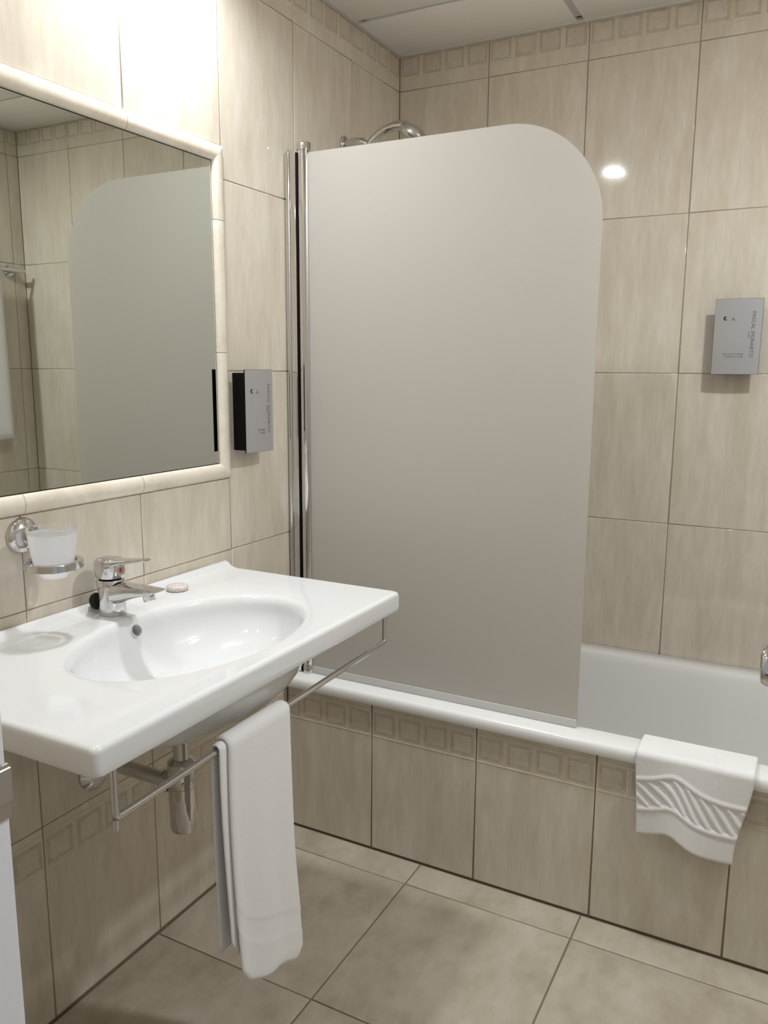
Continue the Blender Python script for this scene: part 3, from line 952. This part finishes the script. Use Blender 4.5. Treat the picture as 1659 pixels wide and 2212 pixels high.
# ------------------------------------------------------------------ towel over the tub rim
mat_t = thing('bath_mat_towel', (1.12, -.735, .27), 'white terry bath mat with braided border hung over the tub rim', 'bath mat')
nu, nv = 130, 150
P = []
LT = .30    # share of the length on the front
FY = -.7275
segs = []
ph = 1.3
path = [(FY, 0.0)]                 # (y, length)
for v in range(nv):
    t = v/(nv-1); row = []
    for u in range(nu):
        s = u/(nu-1)
        zb = .276+.016*math.exp(-((s-.36)/.16)**2)*1.2 - .014*sm(.5, 1.0, s) + .004*math.sin(s*7)
        ztop = RZ+.0075
        Lf = ztop-.012-zb
        larc = .0185; ltop = .078; lin = .085
        tot = Lf+larc+ltop+larc+lin
        q = t*tot; br = .012
        bulge = 0.0; nx = -1.0; ny = 0.0
        if q < Lf:
            z = zb+q; y = FY
            d = 1-(q/Lf)
            wave = .010*d*math.sin(s*4.1+2.2) + .004*d*math.sin(s*9+.4)
            y += wave - .006*d
            # braided border: two cords and slanting ribs between them
            c1 = .1385+.006*math.sin(s*5)*.3; c0 = .064
            hgt = 0.0
            hgt += .0026*math.exp(-((q-c1)/.0048)**2) + .0026*math.exp(-((q-c0)/.0048)**2)
            inb = sm(c0+.004, c0+.010, q)*(1-sm(c1-.010, c1-.004, q))
            pat = math.sin(2*PI*(s*.24+(q-c0)*.95)/.0285)
            hgt += inb*(.0030*max(0, pat)**.7 - .0012)
            y -= hgt
        elif q < Lf+larc:
            a = (q-Lf)/larc*PI/2
            y = FY+br*(1-math.cos(a)); z = ztop-br+br*math.sin(a)
        elif q < Lf+larc+ltop:
            y = FY+br+(q-Lf-larc); z = ztop + .0022*math.sin(s*8+1)*math.sin((q-Lf-larc)/ltop*PI)
        elif q < Lf+2*larc+ltop:
            a = (q-Lf-larc-ltop)/larc*PI/2
            y = FY+br+ltop+br*math.sin(a); z = ztop-br+br*math.cos(a)
        else:
            y = FY+2*br+ltop+.02*(q-Lf-2*larc-ltop)/lin; z = ztop-br-(q-Lf-2*larc-ltop)
        drop = max(0, ztop-z) if y < FY+.05 else 0
        xl = 1.000+.010*sm(0, .2, drop); xr = 1.252-.030*sm(0, .21, drop)
        row.append(Vector((xl+(xr-xl)*s, y, z)))
    P.append(row)
cloth('mat_cloth', P, .0075, M_TERRY, mat_t, nu, nv)

# ------------------------------------------------------------------ shower screen
GY = -.655
scr = thing('shower_screen', (.053, GY, RZ), 'frosted glass bath screen with rounded top corner and chrome hinge post', 'shower screen')
GX0, GX1, GZ0, GZ1, GR = .062, .8425, RZ+.014, 1.9045, .228
pts = [(GX0, GZ0), (GX1-.004, GZ0), (GX1, GZ0+.004)]
for k in range(25):
    a = PI/2*k/24
    pts.append((GX1-GR+GR*math.cos(a), GZ1-GR+GR*math.sin(a)))
pts.append((GX0, GZ1))
bm = bmesh.new()
fr = [bm.verts.new((x, GY-.003, z)) for x, z in pts]; bk = [bm.verts.new((x, GY+.003, z)) for x, z in pts]
bm.faces.new(fr); bm.faces.new(bk)
for k in range(len(pts)): bm.faces.new((fr[k], fr[(k+1) % len(pts)], bk[(k+1) % len(pts)], bk[k]))
bm_obj('glass_panel', bm, M_FROST, scr)
box('bottom_seal', GX0+.004, GX1-.001, GY-.0055, GY+.0055, RZ+.0005, RZ+.022, M_SEAL, scr, .0012, 2)
lathe('hinge_post', [(0, .0152), (.002, .0158), (GZ1+.012-RZ-.004, .0158)], (.0535, GY, RZ+.002), (0, 0, 1), M_CHROME, scr, 48)
lathe('post_cap', [(-.004, .0158), (-.003, .0182), (.014, .0182), (.0165, .0165), (.017, .012)], (.0535, GY, GZ1+.010), (0, 0, 1), M_CHROME, scr, 40)
lathe('post_foot', [(0, .0172), (.024, .0172), (.026, .0160)], (.0535, GY, RZ+.0008), (0, 0, 1), M_CHROME, scr, 40)
bm = bmesh.new(); add_box(bm, .001, .0335, GY-.012, GY+.014, RZ+.002, GZ1+.004, .0012, 2)
bm_obj('wall_profile', bm, M_CHROME, scr)
lathe('profile_bead', [(0, .0065), (GZ1-RZ, .0065)], (.0085, GY-.012, RZ+.003), (0, 0, 1), M_CHROME, scr, 24)
box('profile_gasket', .0335, .0385, GY-.009, GY+.010, RZ+.002, GZ1+.002, M_BLACK, scr)

# ------------------------------------------------------------------ hand shower on its wall bracket
hs = thing('hand_shower', (.0, -.365, 1.985), 'chrome hand shower resting on its wall bracket behind the screen', 'shower')
HY = -.362
lathe('bracket_rosette', [(.0005, .022), (.006, .022), (.010, .017)], (0, HY, 2.000), (1, 0, 0), M_CHROME, hs, 32)
tube('bracket_arm', [(.006, HY, 2.000), (.045, HY, 2.001), (.066, HY, 1.998), (.080, HY, 1.991)], [.0125, .0125, .0120, .0085], M_CHROME, hs, 20)
tube('shower_handle', [(.078, HY, 1.967), (.085, HY, 1.985), (.098, HY, 2.001), (.118, HY, 2.014), (.143, HY, 2.024), (.170, HY, 2.029), (.195, HY, 2.028), (.212, HY, 2.024)],
     [.0115, .0115, .0118, .012, .0125, .013, .0135, .013], M_CHROME, hs, 20)
loft('shower_head', [
    ((.198, HY, 2.018), Y, Z, .020, .0150, 2.2),
    ((.204, HY, 2.011), Y, Z, .029, .0240, 2.2),
    ((.222, HY, 2.006), Y, Z, .034, .0245, 2.2),
    ((.240, HY, 1.999), Y, Z, .034, .0225, 2.2),
    ((.256, HY, 1.992), Y, Z, .027, .0165, 2.2),
    ((.263, HY, 1.987), Y, Z, .013, .0070, 2.0)], M_CHROME, hs, 32)
hose = []
for k in range(40):
    t = k/39
    hose.append((.078-.048*sm(0, .5, t)+.02*math.sin(t*PI), HY+.02*math.sin(t*PI)*1.5, 1.965-1.05*t))
tube('shower_hose', hose, .007, M_CHROME, hs, 12)
lathe('hose_outlet', [(0, .016), (.03, .016), (.035, .012)], (.0005, HY, .915), (1, 0, 0), M_CHROME, hs, 24)

# ------------------------------------------------------------------ towel rail and bath towel on the right wall (seen in the mirror)
wr = thing('wall_towel_rail', (RW, -.36, 1.76), 'chrome towel rail on the tiled wall over the tub end reflected in mirror', 'towel rail')
for y in (-.085, -.66):
    lathe('rail_rosette', [(.0005, .026), (.006, .026), (.012, .019)], (RW, y, 1.757), (-1, 0, 0), M_CHROME, wr, 32)
    tube('rail_arm', [(RW-.008, y, 1.757), (RW-.065, y, 1.757)], .0095, M_CHROME, wr, 16)
tube('rail_bar', [(RW-.062, -.055, 1.757), (RW-.062, -.69, 1.757)], .0085, M_CHROME, wr, 16)
bt = thing('bath_towel', (RW-.062, -.36, 1.04), 'large white bath towel hung on the wall rail reflected in mirror', 'towel')
nu, nv = 24, 60
P = []
for v in range(nv):
    t = v/(nv-1); row = []
    for u in range(nu):
        s = u/(nu-1); y = -.185-.36*s
        if t < .5: k = t/.5; z = 1.042+(1.757-1.042)*k; x = RW-.062-.0155-.012*(1-k)+.004*math.sin(s*9)*(1-k)
        elif t < .56: a = (t-.5)/.06*PI; x = RW-.062-.0155*math.cos(a); z = 1.757+.0155*math.sin(a)
        else: k = (t-.56)/.44; z = 1.757-.66*k; x = RW-.062+.0155
        row.append(Vector((x, y, z)))
    P.append(row)
cloth('towel_cloth', P, .012, M_TERRY, bt, nu, nv)

# ------------------------------------------------------------------ ceiling downlights
def downlight(kind, x, y, watts, label, spread=180):
    d = thing(kind+'_downlight_offscreen', (x, y, CEIL-.006), label, 'lamp', 'ceiling downlights')
    lathe('bezel', [(.0005, .072), (.003, .072), (.0055, .066), (.0055, .054), (.001, .052)], (x, y, CEIL), (0, 0, -1), M_CEIL, d, 40, False, False)
    lathe('diffuser', [(.001, .0525), (.002, .0525)], (x, y, CEIL), (0, 0, -1), M_LAMP, d, 40)
    la = bpy.data.lights.new('downlight', 'AREA'); la.shape = 'DISK'; la.size = .10
    la.energy = watts; la.color = LAMP_COL; la.spread = math.radians(spread)
    lo = bpy.data.objects.new(kind+'_lamp_offscreen', la); col.objects.link(lo); lo.parent = d
    lo.location = (0, 0, -.0005)
    return d
downlight('basin', .140, -1.170, LAMP_W['tap'], 'round ceiling downlight above the basin mixer tap', 150)
downlight('entrance', .272, -1.878, LAMP_W['front'], 'round ceiling downlight by the front wall at the basin end')
downlight('bath', 1.60, -1.050, LAMP_W['tub'], 'round ceiling downlight over the floor in front of the tub')
